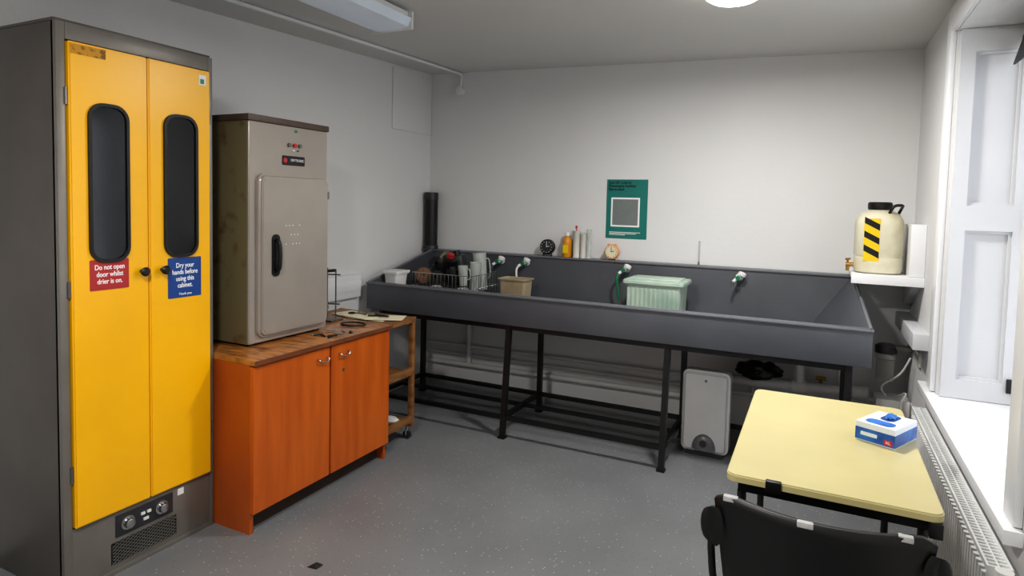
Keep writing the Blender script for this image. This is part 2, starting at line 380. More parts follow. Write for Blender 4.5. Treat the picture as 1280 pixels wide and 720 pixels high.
# ------------------------------------------------------------------ film dryer on the cupboard
c=G('film_dryer')
X=.56;Y0,Y1,Z0,Z1=-2.3134,-1.809,.767,1.842
box('body',.06,X-.012,Y0,Y1,Z0+.012,Z1-.03,m_dryside,c,bevel=.004)
boxes('feet',[(.08,.12,Y0+.02,Y0+.06,Z0,Z0+.012),(X-.07,X-.03,Y0+.02,Y0+.06,Z0,Z0+.012),(.08,.12,Y1-.06,Y1-.02,Z0,Z0+.012),(X-.07,X-.03,Y1-.06,Y1-.02,Z0,Z0+.012)],m_rub,c)
box('lid',.05,X+.006,Y0-.008,Y1+.008,Z1-.030,Z1,m_drytop,c,bevel=.006)
plate('fascia','x',(X-.012,(Y0+Y1)/2,1.2955),Y1-Y0,1.03,.012,m_dry,c,r=.008,bevel=.004)
plate('door','x',(X+.0005,-2.049,1.190),.452,.765,.028,m_dry,c,r=.035,bevel=.012)
plate('door_inset','x',(X+.0284,-2.049,1.190),.415,.725,.002,m_dry,c,r=.03)
plate('handle_plate','x',(X+.0305,-2.185,1.19),.046,.20,.006,m_blkp,c,r=.022)
tube('handle_pull',smoothpath([(X+.036,-2.185,1.115),(X+.056,-2.185,1.13),(X+.062,-2.185,1.19),(X+.056,-2.185,1.25),(X+.036,-2.185,1.265)]),.009,m_blkp,c)
plate('maker_label','x',(X+.0005,-2.045,1.645),.145,.046,.003,m_blkp,c,r=.006)
text('maker_label_text','DRYTRONIC','x',(X+.0037,-2.022,1.647),.018,m_txt,c,xs=.85)
cyl('maker_label_mark',(X+.0035,-2.10,1.645),(X+.0045,-2.10,1.645),.012,m_mred,c)
for i,(y,z,mm) in enumerate(((-2.075,1.72,m_dsteel),(-2.04,1.72,m_mred),(-2.005,1.72,m_dsteel),(-2.05,1.695,m_txt),(-2.02,1.695,m_green))):
    cyl('control_%d'%(i+1),(X,y,z),(X+.01,y,z),.010 if i<3 else .004,mm,c)
plate('sticker_green','x',(X+.0005,-2.03,1.79),.02,.012,.001,m_green,c,r=.002)
cyls('door_marks',[((X+.0305,-2.12+.022*i+.01*(j%2),1.33-.045*j),(X+.0312,-2.12+.022*i+.01*(j%2),1.33-.045*j),.0028) for i in range(5) for j in range(3) if (i*3+j)%4!=1],m_txt,c)
cyls('door_hinges',[((X+.012,-1.815,z-.02),(X+.012,-1.815,z+.02),.007) for z in (.9,1.48)],m_dsteel,c)
# small retort stand on the worktop
c=G('metal_stand')
bx=.40;by=-1.60
box('base',bx-.05,bx+.05,by-.05,by+.05,.767,.777,m_dsteel,c,bevel=.002)
cyls('rods',[((bx-.025,by,.777),(bx-.025,by,1.07),.004),((bx+.02,by+.02,.777),(bx+.02,by+.02,1.06),.004),((bx-.04,by,1.03),(bx+.045,by+.03,1.03),.004),((bx-.04,by,.86),(bx+.04,by+.03,.86),.004)],m_dsteel,c)
cyl('clamp_head',(bx-.025,by,1.05),(bx+.02,by+.02,1.055),.009,m_dsteel,c)
c=G('coiled_cable')
tube('cable',[(.60+.07*math.cos(t*.5)*(1+.1*math.sin(t)),-1.64+.05*math.sin(t*.5),.7712+.004*math.sin(t*.9)**2) for t in range(0,40)],.0035,m_blkp,c)
c=G('film_clips')
for i in range(11):
    x=.60+.13*random.random();y=-1.96+.20*random.random();a=random.random()*3
    dx,dy=.025*math.cos(a),.025*math.sin(a)
    cyls('clip_%d'%(i+1),[((x-dx,y-dy,.771),(x+dx,y+dy,.771),.0035),((x-dx*.6-dy*.3,y-dy*.6+dx*.3,.771),(x+dx,y+dy,.772),.003)],m_dsteel if i%2 else m_blkp,c,seg=8)
# ------------------------------------------------------------------ trolley
c=G('wooden_trolley')
TX0,TX1,TY0,TY1=.12,.705,-1.50,-1.19
boxes('posts',[(TX0,TX0+.03,TY0,TY0+.03,.075,.755),(TX1-.03,TX1,TY0,TY0+.03,.075,.755),(TX0,TX0+.03,TY1-.03,TY1,.075,.755),(TX1-.03,TX1,TY1-.03,TY1,.075,.755)],m_wood,c,bevel=.003)
for i,z in enumerate((.10,.40,.735)):
    box('shelf_%d'%(i+1),TX0+.004,TX1-.004,TY0+.004,TY1-.004,z,z+.018,m_wood,c)
    if i<2: boxes('shelf_rail_%d'%(i+1),[(TX1-.012,TX1-.002,TY0+.03,TY1-.03,z,z+.05),(TX0+.002,TX0+.012,TY0+.03,TY1-.03,z,z+.05)],m_wood,c)
box('top_rim',TX1-.006,TX1+.004,TY0,TY1,.725,.7555,m_wood,c)
for i,(x,y) in enumerate(((TX0+.03,TY0+.03),(TX1-.03,TY0+.03),(TX0+.03,TY1-.03),(TX1-.03,TY1-.03))):
    cyl('castor_%d'%(i+1),(x,y-.010,.026),(x,y+.010,.026),.026,m_dgrey,c)
    cyls('castor_fork_%d'%(i+1),[((x,y,.05),(x,y,.078),.009),((x-.003,y-.013,.026),(x-.003,y-.011,.06),.006),((x-.003,y+.013,.026),(x-.003,y+.011,.06),.006)],m_chrome,c)
c=G('paper_stack')
for i,(x,y,a) in enumerate(((.52,-1.36,.1),(.34,-1.35,-.3),(.60,-1.34,.45),(.45,-1.38,-.15))):
    o=box('sheet_%d'%(i+1),-.105,.105,-.075,.075,0,.003,m_paper,c);o.location=(x,y,.7535+.0033*i);o.rotation_euler=(0,0,a)
c=G('pliers')
tube('handles',smoothpath([(.50,-1.32,.773),(.56,-1.35,.773),(.62,-1.35,.773)]),.0055,m_blkp,c)
tube('jaws',smoothpath([(.62,-1.35,.773),(.55,-1.365,.773),(.50,-1.39,.773)]),.0055,m_blkp,c)
c=G('scissors')
cyls('blades',[((.38,-1.36,.772),(.48,-1.31,.772),.004),((.38,-1.33,.772),(.47,-1.37,.772),.004)],m_dsteel,c)
tube('finger_loops',[(.36+.02*math.cos(a*.5),-1.37+.018*math.sin(a*.5),.772) for a in range(13)],.004,m_blkp,c)
c=G('notebook')
box('cover',.06,.20,-1.78,-1.60,.7675,.772,m_paper,c);box('pages',.062,.198,-1.778,-1.602,.772,.780,m_offw,c)
c=G('cleaning_cloths')
for i in range(4):
    lathe('cloth_%d'%(i+1),[(.01,0),(.045,.004),(.05,.02),(.035,.035),(.01,.04)],(.48+.05*(i%2)+.03*i,-1.36+.04*(i%2),.1182),(m_white if i%2 else m_dgrey),c,sx=1.2,sy=.8)
t=G('cable_trunking')
box('trunking_body',0.0005,.045,-1.80,-.905,.79,.945,m_trim,t,bevel=.004)
box('trunking_cover',.045,.05,-1.79,-.91,.835,.90,m_trim,t,bevel=.001)
# ------------------------------------------------------------------ darkroom sink
c=G('darkroom_sink')
xs0,xs1,xs1b=.088,3.154,3.105;yf=-.8965;zf,zb,zfb=.894,1.078,.705;yb=-.10
box('front_apron',xs0,xs1,yf,yf+.014,zfb,zf,m_sink,c,bevel=.003)
box('front_rim',xs0-.004,xs1+.004,yf-.008,yf+.045,zf-.014,zf,m_rim,c,bevel=.005)
box('bottom_tray',xs0+.002,xs1-.05,yf+.014,-.004,zfb,zfb+.03,m_sink,c)
mesh('splashback',[(xs0,-.14,.735),(xs1b,-.14,.735),(xs1b,yb,zb-.01),(xs0,yb,zb-.01),(xs0,-.004,.735),(xs1b,-.004,.735),(xs1b,-.004,zb-.01),(xs0,-.004,zb-.01)],
     [(0,1,2,3),(5,4,7,6),(0,3,7,4),(1,5,6,2),(3,2,6,7),(0,4,5,1)],m_sink,c)
box('back_ledge',xs0-.08,xs1b+.004,yb-.012,-.004,zb-.012,zb,m_rim,c,bevel=.003)
def side(nm,xo_f,xo_b,xi):
    s=1 if xi>xo_f else -1
    vs=[(xo_f,yf+.014,zfb),(xo_f,yf+.014,zf-.004),(xo_b,yb,zb-.006),(xo_b,-.006,zb-.006),(xo_b,-.006,zfb),
        (xi,yf+.10,zfb+.03),(xo_f+s*.02,yf+.014,zf-.004),(xo_b+s*.02,yb,zb-.006),(xo_b+s*.02,-.006,zb-.006),(xi,-.12,zfb+.03)]
    fs=[(0,1,2,3,4),(1,6,7,2),(2,7,8,3),(6,5,9,7),(7,9,8),(0,5,6,1),(4,3,8,9),(0,4,9,5)]
    mesh(nm,vs,fs,m_sink,c)
    tube(nm+'_rim',[(xo_f+s*.008,yf+.01,zf-.004),(xo_b+s*.008,yb,zb-.006)],.009,m_rim,c)
side('left_side',xs0,xs0,xs0+.03);side('right_side',xs1,xs1b,xs1-.30)
st=G('sink_stand')
LX=(.20,1.183,2.171,3.06)
for i,x in enumerate(LX):
    boxes('frame_top_%d'%(i+1),[(x-.016,x+.016,-.88,-.10,.672,.7045)],m_blk,st)
    def leg(nm,yt,ybm):
        vs=[]
        for (y,z) in ((ybm,0),(yt,.672)):
            vs+=[(x-.016,y-.016,z),(x+.016,y-.016,z),(x+.016,y+.016,z),(x-.016,y+.016,z)]
        mesh(nm,vs,[(3,2,1,0),(4,5,6,7),(0,1,5,4),(1,2,6,5),(2,3,7,6),(3,0,4,7)],m_blk,st)
    leg('leg_front_%d'%(i+1),-.862,-.925);leg('leg_back_%d'%(i+1),-.354,-.354)
    boxes('cross_rail_%d'%(i+1),[(x-.014,x+.014,-.90,-.37,.115,.143)],m_blk,st)
    boxes('foot_%d'%(i+1),[(x-.022,x+.022,-.947,-.903,0,.012),(x-.022,x+.022,-.376,-.332,0,.012)],m_rub,st)
boxes('long_rails',[(LX[0]+.016,LX[2]-.016,-.925,-.897,.115,.140),(LX[0]+.016,LX[2]-.016,-.368,-.340,.115,.140),(LX[0]+.016,LX[2]-.016,-.64,-.615,.117,.140),(LX[2]+.016,LX[3]-.016,-.368,-.340,.115,.140),(LX[0],LX[3],-.87,-.845,.672,.7045)],m_blk,st)
# taps
for i,(x,long) in enumerate(((.745,0),(.955,1),(1.715,1),(2.455,0))):
    t=G('sink_tap')
    y0=-.118
    lathe('wall_flange',[(.024,0),(.024,.006),(.014,.010)],(x,y0,1.025),m_white,t,rot=(math.pi/2,0,0))
    cyls('body',[((x,y0-.008,1.025),(x,y0-.075,1.025),.014),((x-.005,y0-.06,1.025),(x-.03,y0-.10,1.0),.010)],m_white,t,seg=18)
    lathe('handle',[(.010,0),(.026,.004),(.026,.020),(.014,.026)],(x+.014,y0-.045,1.036),m_white,t,rot=(0,math.radians(25),0))
    cyls('green_insert',[((x-.002,y0-.075,1.025),(x-.002,y0-.09,1.025),.014),((x,y0-.03,1.012),(x,y0-.03,1.0),.011)],m_green,t,seg=18)
    if long: tube('hose',smoothpath([(x-.028,y0-.098,1.0),(x-.036,y0-.11,.97),(x-.03,y0-.11,.90),(x-.02,y0-.10,.82)]),.008,m_green if i==2 else m_white,t)
    else: cyl('nozzle',(x-.03,y0-.10,1.003),(x-.034,y0-.103,.97),.008,m_dsteel,t)
# ---------------- things on the back ledge
LZ=zb
t=G('enlarger_tube')
lathe('tube_body',[(.052,.03),(.052,.445),(.046,.45)],(.064,-.068,LZ),m_blkp,t)
lathe('tube_base',[(.060,0),(.060,.022),(.054,.03)],(.064,-.068,LZ),m_dgrey,t)
lathe('tube_cap',[(.055,.40),(.055,.455),(.047,.458)],(.064,-.068,LZ),m_dgrey,t)
def clock(nm,x,z,rad,rim,face,dial):
    t=G(nm);y=-.065
    lathe('case',[(rad*.9,0),(rad,.006),(rad,.035),(rad*.9,.04)],(x,y+.02,z),rim,t,rot=(math.pi/2,0,0))
    lathe('dial',[(rad*.84,0),(rad*.84,.0015)],(x,y-.0202,z),face,t,rot=(math.pi/2,0,0))
    boxes('hands',[(x-.0018,x+.0018,y-.0245,y-.022,z,z+rad*.62)],dial,t)
    o=box('hand_short',-.0018,.0018,-.001,.001,0,rad*.45,dial,t);o.location=(x,y-.0235,z);o.rotation_euler=(0,math.radians(70),0)
    cyls('ticks',[((x+rad*.72*math.cos(a*math.pi/6),y-.0215,z+rad*.72*math.sin(a*math.pi/6)),(x+rad*.72*math.cos(a*math.pi/6),y-.0232,z+rad*.72*math.sin(a*math.pi/6)),rad*.05) for a in range(12)],dial,t,seg=8)
    cyls('feet',[((x-rad*.6,y,LZ),(x-rad*.5,y,z-rad*.75),.005),((x+rad*.6,y,LZ),(x+rad*.5,y,z-rad*.75),.005)],rim,t)
    return t
clock('darkroom_clock',1.095,LZ+.068,.056,m_blkp,m_dgrey,m_txt)
t=clock('alarm_clock',1.590,LZ+.058,.052,m_orange,m_paper,m_txtb)
lathe('bell_1',[(.012,0),(.010,.006),(.004,.009)],(1.566,-.066,LZ+.106),m_orange,t,rot=(0,-.45,0));lathe('bell_2',[(.012,0),(.010,.006),(.004,.009)],(1.614,-.066,LZ+.106),m_orange,t,rot=(0,.45,0))
t=G('chemical_bottle')
lathe('bottle',[(.030,0),(.034,.006),(.034,.115),(.028,.135),(.014,.145),(.014,.155)],(1.245,-.055,LZ),m_amber,t)
lathe('bottle_cap',[(.016,.155),(.016,.18),(.013,.182)],(1.245,-.055,LZ),m_white,t)
plate('bottle_label','y',(1.245,-.0895,LZ+.06),.040,.06,.001,m_hyel,t,r=.003)
for i,(x,h,rad) in enumerate(((1.318,.19,.026),(1.370,.17,.022),(1.412,.205,.018))):
    t=G('measuring_cylinder')
    lathe('cylinder',[(rad,.008),(rad*.95,.012),(rad,h),(rad*1.12,h+.004),(rad*.9,h+.005)],(x,-.055,LZ),m_offw if i<2 else m_jug,t)
    lathe('foot',[(rad*1.0,0),(rad*1.0,.008),(rad,.0085)],(x,-.055,LZ),m_offw,t)
    if i==0:
        m_str=M('stirrer_red',(180,40,50),.4)
        tube('stirrer',[(x,-.055,LZ+.02),(x-.004,-.055,LZ+.215)],.004,m_str,t)
        lathe('stirrer_knob',[(.004,0),(.008,.004),(.008,.018),(.003,.022)],(x-.004,-.055,LZ+.212),m_str,t)
t=G('glass_thermometer')
cyl('stem',(2.18,-.014,LZ),(2.18,-.006,LZ+.16),.006,m_jug,t)
cyl('bulb',(2.18,-.0145,LZ),(2.18,-.0135,LZ+.02),.006,m_dsteel,t)
# ---------------- poster
t=G('poster')
plate('sheet','y',(1.6665,-.0006,1.439),.297,.42,.0015,m_poster,t,r=.001)
text('heading','Scan QR Code for\nPhotography Facilities\nSign-in-sheet','y',(1.532,-.003,1.603),.0265,m_txtb,t,align='LEFT',bold=.0005,lsp=.9,xs=.84)
plate('patch_white','y',(1.657,-.0022,1.417),.208,.208,.0008,m_txt,t,r=.002)
plate('patch_code','y',(1.657,-.0031,1.417),.184,.184,.0008,m_qr,t,r=.002)
boxes('small_print',[(1.545,1.77,-.0035,-.0022,1.272,1.276),(1.545,1.74,-.0035,-.0022,1.263,1.267),(1.545,1.66,-.0035,-.0022,1.254,1.258)],m_txt,t)
# ---------------- in the sink
SZ=.7355
def tub(nm,cx,cy,w0,d0,w1,d1,h,mat,th=.006,lip=.01,z=SZ):
    g=G(nm)
    bm=bmesh.new()
    def ring(w_,d_,z_): return [bm.verts.new((cx+u,cy+v,z+z_)) for u,v in rr(w_,d_,.02,4)]
    R=[ring(w0,d0,0),ring(w1,d1,h-.008),ring(w1+2*lip,d1+2*lip,h-.008),ring(w1+2*lip,d1+2*lip,h),ring(w1-2*th,d1-2*th,h),ring(w0-2*th,d0-2*th,th)]
    for a,bb in zip(R,R[1:]):
        n=len(a)
        for i in range(n):
            j=(i+1)%n;bm.faces.new((a[i],a[j],bb[j],bb[i]))
    bm.faces.new(R[0][::-1]);bm.faces.new(R[-1])
    fin(bm,'shell',mat,g);return g
g=tub('print_washing_tank',1.995,-.40,.32,.24,.335,.25,.245,m_tank)
plate('lid','z',(1.995,-.40,SZ+.247),.375,.285,.022,m_tank,g,r=.015,bevel=.005)
box('lid_ridge',1.84,2.15,-.50,-.30,SZ+.269,SZ+.278,m_tank,g,bevel=.003)
boxes('ribs',[(1.838+i*.028,1.848+i*.028,-.533,-.523,SZ+.02,SZ+.22) for i in range(12)],m_tank,g)
g=tub('plastic_tub',1.01,-.42,.18,.12,.20,.14,.205,m_beige)
g=tub('white_container',.190,-.70,.09,.10,.115,.14,.215,m_white)
plate('container_lid','z',(.190,-.70,SZ+.216),.135,.165,.012,m_white,g,r=.008,bevel=.003)
# wire draining rack with tanks, reels and jugs
g=G('wire_draining_rack')
RX0,RX1,RYa,RYb=.275,.765,-.62,-.24;wires=[]
RH=.215
for z in (SZ+.02,SZ+.12,SZ+RH):
    wires+=[((RX0,RYa,z),(RX1,RYa,z),.003),((RX0,RYb,z),(RX1,RYb,z),.003),((RX0,RYa,z),(RX0,RYb,z),.003),((RX1,RYa,z),(RX1,RYb,z),.003)]
for i in range(17):
    x=RX0+(RX1-RX0)*i/16;wires+=[((x,RYa,SZ+.02),(x,RYa,SZ+RH),.0018),((x,RYb,SZ+.02),(x,RYb,SZ+RH),.0018),((x,RYa,SZ+.02),(x,RYb,SZ+.02),.0018)]
for i in range(12):
    y=RYa+(RYb-RYa)*i/11;wires+=[((RX0,y,SZ+.02),(RX0,y,SZ+RH),.0018),((RX1,y,SZ+.02),(RX1,y,SZ+RH),.0018)]
for x in (RX0,RX1):
    for y in (RYa,RYb): wires.append(((x,y,SZ),(x,y,SZ+.02),.004))
cyls('wires',wires,m_chrome,g,seg=6)
def reel(x,y,z,rad,mat,rx,rz):
    t=G('film_reel')
    mt=Matrix.Translation((x,y,z))@Euler((rx,0,rz)).to_matrix().to_4x4()
    bm=bmesh.new()
    def add(prof):
        seg=28;rings=[]
        for r_,z_ in prof: rings.append([bm.verts.new((r_*math.cos(2*math.pi*k/seg),r_*math.sin(2*math.pi*k/seg),z_)) for k in range(seg)])
        for a,bb in zip(rings,rings[1:]+rings[:1]):
            for k in range(seg): bm.faces.new((a[k],a[(k+1)%seg],bb[(k+1)%seg],bb[k]))
    add([(.012,-.022),(.016,-.022),(.016,.022),(.012,.022)])
    for zz in (-.022,.019):
        for rr_ in (.35,.5,.65,.8,.97): add([(rad*rr_-.004,zz),(rad*rr_,zz),(rad*rr_,zz+.003),(rad*rr_-.004,zz+.003)])
        for k in range(6):
            a=k*math.pi/3;addcyl(bm,(.012*math.cos(a),.012*math.sin(a),zz+.0015),(rad*.97*math.cos(a),rad*.97*math.sin(a),zz+.0015),.003,seg=6)
    bmesh.ops.transform(bm,matrix=mt,verts=bm.verts);fin(bm,'spiral',mat,t)
zr=SZ+.025
dX=-.05
reel(.39+dX,-.57,zr+.055,.05,m_dgrey,1.5,.0);reel(.50+dX,-.57,zr+.055,.05,m_white,1.5,.1);reel(.61+dX,-.57,zr+.055,.05,m_dgrey,1.5,.0);reel(.72+dX,-.57,zr+.055,.05,m_white,1.5,-.1)
reel(.385+dX,-.56,zr+.165,.056,m_brown,1.3,.4);reel(.50+dX,-.565,zr+.158,.050,m_dgrey,1.4,-.1);reel(.40+dX,-.42,zr+.235,.056,m_blkp,1.0,.5);reel(.42+dX,-.31,zr+.27,.055,m_beige,1.1,-.2)
def dtank(x,y,z,rad,h,rx,ry,mat,cap):
    t=G('developing_tank')
    lathe('tank_body',[(rad*.92,0),(rad,.01),(rad,h*.8),(rad*1.08,h*.8),(rad*1.08,h*.9),(rad*.7,h*.93)],(x,y,z),mat,t,rot=(rx,ry,0))
    p=Vector((0,0,h*.93));p.rotate(Euler((rx,ry,0)))
    lathe('tank_cap',[(rad*.5,0),(rad*.5,h*.14),(rad*.4,h*.15)],Vector((x,y,z))+p,cap,t,rot=(rx,ry,0))
dtank(.50+dX,-.44,zr+.13,.052,.20,.25,.35,m_blkp,m_red);dtank(.585+dX,-.32,zr+.09,.058,.24,.1,-.25,m_dgrey,m_blkp);dtank(.61+dX,-.53,zr+.11,.045,.12,0,.0,m_blkp,m_dgrey)
def jug(x,y,z,rad,h,rx,ry):
    t=G('measuring_jug')
    bm=bmesh.new();seg=28;rings=[]
    for r_,z_ in [(rad*.8,0),(rad,h),(rad*1.06,h+.003),(rad*.95,h),(rad*.76,.004)]:
        rings.append([bm.verts.new((r_*math.cos(2*math.pi*k/seg),r_*math.sin(2*math.pi*k/seg),z_)) for k in range(seg)])
    for a,bb in zip(rings,rings[1:]):
        for k in range(seg): bm.faces.new((a[k],a[(k+1)%seg],bb[(k+1)%seg],bb[k]))
    bm.faces.new(rings[0][::-1]);bm.faces.new(rings[-1])
    mt=Matrix.Translation((x,y,z))@Euler((rx,ry,0)).to_matrix().to_4x4()
    bmesh.ops.transform(bm,matrix=mt,verts=bm.verts);fin(bm,'jug_body',m_jug,t)
    tube('jug_handle',[mt@Vector(p) for p in smoothpath([(rad*.97,0,h*.85),(rad*1.5,0,h*.8),(rad*1.5,0,h*.4),(rad*.88,0,h*.3)])],.005,m_jug,t)
jug(.685,-.32,zr+.06,.052,.27,0,-.10);jug(.695,-.46,zr,.042,.27,.0,.05);jug(.655,-.535,zr+.11,.036,.14,.0,-.05)
# ------------------------------------------------------------------ pipes and equipment under the sink
c=G('water_pipes')
cyls('supply_pipes',[((.02,-.045,.24),(3.35,-.045,.26),.014),((.02,-.045,.31),(3.35,-.045,.33),.014),((.02,-.05,.16),(2.1,-.05,.18),.020)],m_pipe,c,seg=16)
cyls('waste_pipes',[((.43,-.05,.18),(.43,-.05,.70),.022),((2.42,-.14,.36),(3.2,-.14,.39),.032),((2.83,-.14,.38),(2.83,-.14,.70),.030),((2.56,-.05,.26),(2.56,-.05,.62),.012),((3.05,-.05,.33),(3.05,-.05,.70),.012)],m_pipe,c,seg=18)
cyls('pipe_joints',[((2.79,-.14,.374),(2.87,-.14,.378),.042),((3.12,-.14,.386),(3.20,-.14,.39),.042),((2.83,-.14,.54),(2.83,-.14,.59),.038)],m_pipe,c,seg=20)
cyls('pipe_clips',[((x,-.0005,z),(x,-.062,z),.011) for x in (.8,1.6,2.3,2.95) for z in (.25,.32)],m_pipe,c)
cyls('stop_valve',[((2.95,-.045,.33),(2.95,-.045,.42),.010),((2.92,-.045,.42),(2.98,-.045,.42),.012)],m_brass,c)
t=G('water_heater')
plate('case','y',(2.345,-.51,.262),.27,.485,.09,m_heat,t,r=.035,bevel=.02)
prism('base_foot','z',[(2.24,-.595),(2.45,-.595),(2.45,-.50),(2.24,-.50)],0,.022,m_dgrey,t,bevel=.004)
bm=bmesh.new();R=[];rad=.068
for k in range(0,9):
    ph=math.pi/2*k/8;R.append([bm.verts.new((2.345+rad*math.cos(ph)*math.cos(a*math.pi/16),-.6000-.03*math.sin(ph),.045+rad*1.3*math.cos(ph)*math.sin(a*math.pi/16))) for a in range(17)])
for a,bb in zip(R,R[1:]):
    for i in range(16): bm.faces.new((a[i],a[i+1],bb[i+1],bb[i]))
fin(bm,'spout_dome',M('heater_grey',(104,104,106),.35,metal=.2),t)
lathe('dome_ring',[(.02,0),(.02,.006)],(2.345,-.626,.085),m_dgrey,t,rot=(math.pi/2,0,0))
cyl('logo_dot',(2.345,-.5995,.45),(2.345,-.602,.45),.008,m_dsteel,t)
t=G('bin_bag')
bm=bmesh.new();bmesh.ops.create_icosphere(bm,subdivisions=4,radius=1)
for v in bm.verts:
    n_=noise.noise(v.co*2.3)*.28+noise.noise(v.co*6)*.1
    v.co=Vector((2.60+v.co.x*.13*(1+n_),-.19+v.co.y*.07*(1+n_),.455+v.co.z*.056*(1+n_*1.5)))
fin(bm,'bag',m_bag,t)
t=G('water_filter')
lathe('housing',[(.035,0),(.045,.01),(.047,.13),(.052,.135),(.052,.165),(.03,.18)],(3.27,-.25,.50),m_jug,t)
lathe('filter_core',[(.028,.01),(.028,.13)],(3.27,-.25,.50),m_brown,t)
lathe('head',[(.056,.165),(.056,.205),(.04,.215)],(3.27,-.25,.50),m_dgrey,t)
box('bracket',3.30,3.3995,-.28,-.22,.69,.71,m_dsteel,t)
t=G('junction_box')
box('case',3.22,3.38,-.42,-.26,.32,.44,m_white,t,bevel=.008)
box('mount',3.38,3.3995,-.38,-.30,.35,.41,m_white,t)
tube('flex',smoothpath([(3.27,-.33,.44),(3.25,-.36,.50),(3.33,-.38,.58),(3.37,-.41,.68)]),.005,m_white,t)
tube('flex_2',smoothpath([(3.32,-.33,.44),(3.36,-.40,.48),(3.33,-.47,.42),(3.36,-.55,.30),(3.38,-.60,.12)]),.005,m_white,t)
t=G('detergent_bottle')
lathe('bottle',[(.035,0),(.04,.008),(.04,.15),(.03,.19),(.014,.205),(.014,.22)],(3.16,-.45,0),m_dgrey,t)
lathe('bottle_cap',[(.017,.22),(.017,.25),(.014,.252)],(3.16,-.45,0),m_white,t)
t=G('plastic_bottle')
lathe('bottle',[(.05,0),(.056,.01),(.056,.22),(.045,.26),(.018,.285),(.018,.30)],(2.62,-.50,0),m_jug,t)
lathe('bottle_cap',[(.021,.30),(.021,.33),(.017,.332)],(2.62,-.50,0),m_blkp,t)
t=G('wall_socket')
plate('face','y',(0,0,0),.146,.086,.012,m_offw,t,r=.006,bevel=.003)
for o in t.children: o.rotation_euler=(0,0,math.radians(-90));o.location=(XW-.0005,-.50,.71)
box('switch_1',XW-.016,XW-.0125,-.53,-.515,.725,.74,m_white,t);box('switch_2',XW-.016,XW-.0125,-.485,-.47,.725,.74,m_white,t)
box('trim_5',XW-.07,XW-.0005,-.78,-.0005,.795,.875,m_shut,bevel=.004)
# ------------------------------------------------------------------ shelf with chemical can
t=G('wall_shelf')
box('shelf_board',3.065,XW-.0005,-.50,-.0015,1.100,1.125,m_trim,t,bevel=.003)
box('shelf_lip',3.065,XW-.0005,-.515,-.50,1.075,1.125,m_trim,t,bevel=.002)
boxes('cheek',[(3.33,3.3995,-.50,-.0015,1.1255,1.40)],m_trim,t,bevel=.004)
prism('bracket','x',[(-.48,1.0995),(-.02,1.0995),(-.02,.93),(-.06,.93)],3.36,3.3995,m_trim,t)
t=G('chemical_container')
cx,cy,z0=3.195,-.34,1.1255
bm=bmesh.new();R=[]
for w_,z_ in ((.20,0),(.225,.008),(.232,.03),(.232,.08),(.226,.09),(.232,.10),(.232,.26),(.226,.29),(.19,.325),(.12,.345),(.085,.35)):
    R.append([bm.verts.new((cx+u,cy+v,z0+z_)) for u,v in rr(w_,w_,min(w_*.36,.07) if z_<.3 else w_*.46,6)])
for a,bb in zip(R,R[1:]):
    n=len(a)
    for i in range(n): bm.faces.new((a[i],a[(i+1)%n],bb[(i+1)%n],bb[i]))
bm.faces.new(R[0][::-1]);bm.faces.new(R[-1]);fin(bm,'can_body',m_can,t)
lathe('can_cap',[(.056,.348),(.060,.355),(.060,.383),(.054,.39)],(cx,cy,z0),m_blkp,t)
tube('can_handle',smoothpath([(cx+.04,cy-.075,z0+.330),(cx+.06,cy-.085,z0+.368),(cx+.10,cy-.05,z0+.372),(cx+.105,cy+.04,z0+.355),(cx+.09,cy+.07,z0+.315)]),.008,m_blkp,t)
cyls('spigot',[((cx-.112,cy-.04,z0+.04),(cx-.155,cy-.04,z0+.04),.012),((cx-.145,cy-.04,z0+.045),(cx-.145,cy-.04,z0+.005),.009),((cx-.145,cy-.04,z0+.045),(cx-.145,cy-.04,z0+.07),.006),((cx-.155,cy-.06,z0+.07),(cx-.135,cy-.02,z0+.07),.006)],m_brass,t,seg=14)
plate('hazard_tape','y',(cx-.040,cy-.1155,z0+.185),.075,.23,.001,m_hyel,t,r=.002)
bm=bmesh.new()
for k in range(3):
    zz=z0+.085+k*.075;x0=cx-.0765;x1=cx-.0035;y=cy-.1175
    v=[bm.verts.new(p) for p in ((x0,y,zz+.04),(x1,y,zz),(x1,y,zz+.034),(x0,y,zz+.074))];bm.faces.new(v)
fin(bm,'hazard_stripes',m_blkp,t)
# ------------------------------------------------------------------ table
t=G('side_table')
TX0,TX1,TY0,TY1=2.691,3.208,-2.532,-1.600
plate('top','z',((TX0+TX1)/2,(TY0+TY1)/2,.700),TX1-TX0,TY1-TY0,.020,m_tab,t,r=.03,bevel=.004)
cyls('legs',[((x,y,.66),(x,y,0),.0125) for x in (TX0+.04,TX1-.04) for y in (TY0+.05,TY1-.05)],m_blk,t,seg=16)
boxes('under_frame',[(TX0+.03,TX1-.03,TY0+.04,TY0+.06,.66,.6995),(TX0+.03,TX1-.03,TY1-.06,TY1-.04,.66,.6995),(TX0+.03,TX0+.05,TY0+.06,TY1-.06,.66,.6995),(TX1-.05,TX1-.03,TY0+.06,TY1-.06,.66,.6995)],m_blk,t)
box('edge_clip',2.795,2.835,TY0-.006,TY0+.012,.690,.7225,m_blkp,t,bevel=.003)
box('edge_clip_2',TX1-.035,TX1-.005,TY0-.006,TY0+.02,.66,.6995,m_blkp,t,bevel=.003)
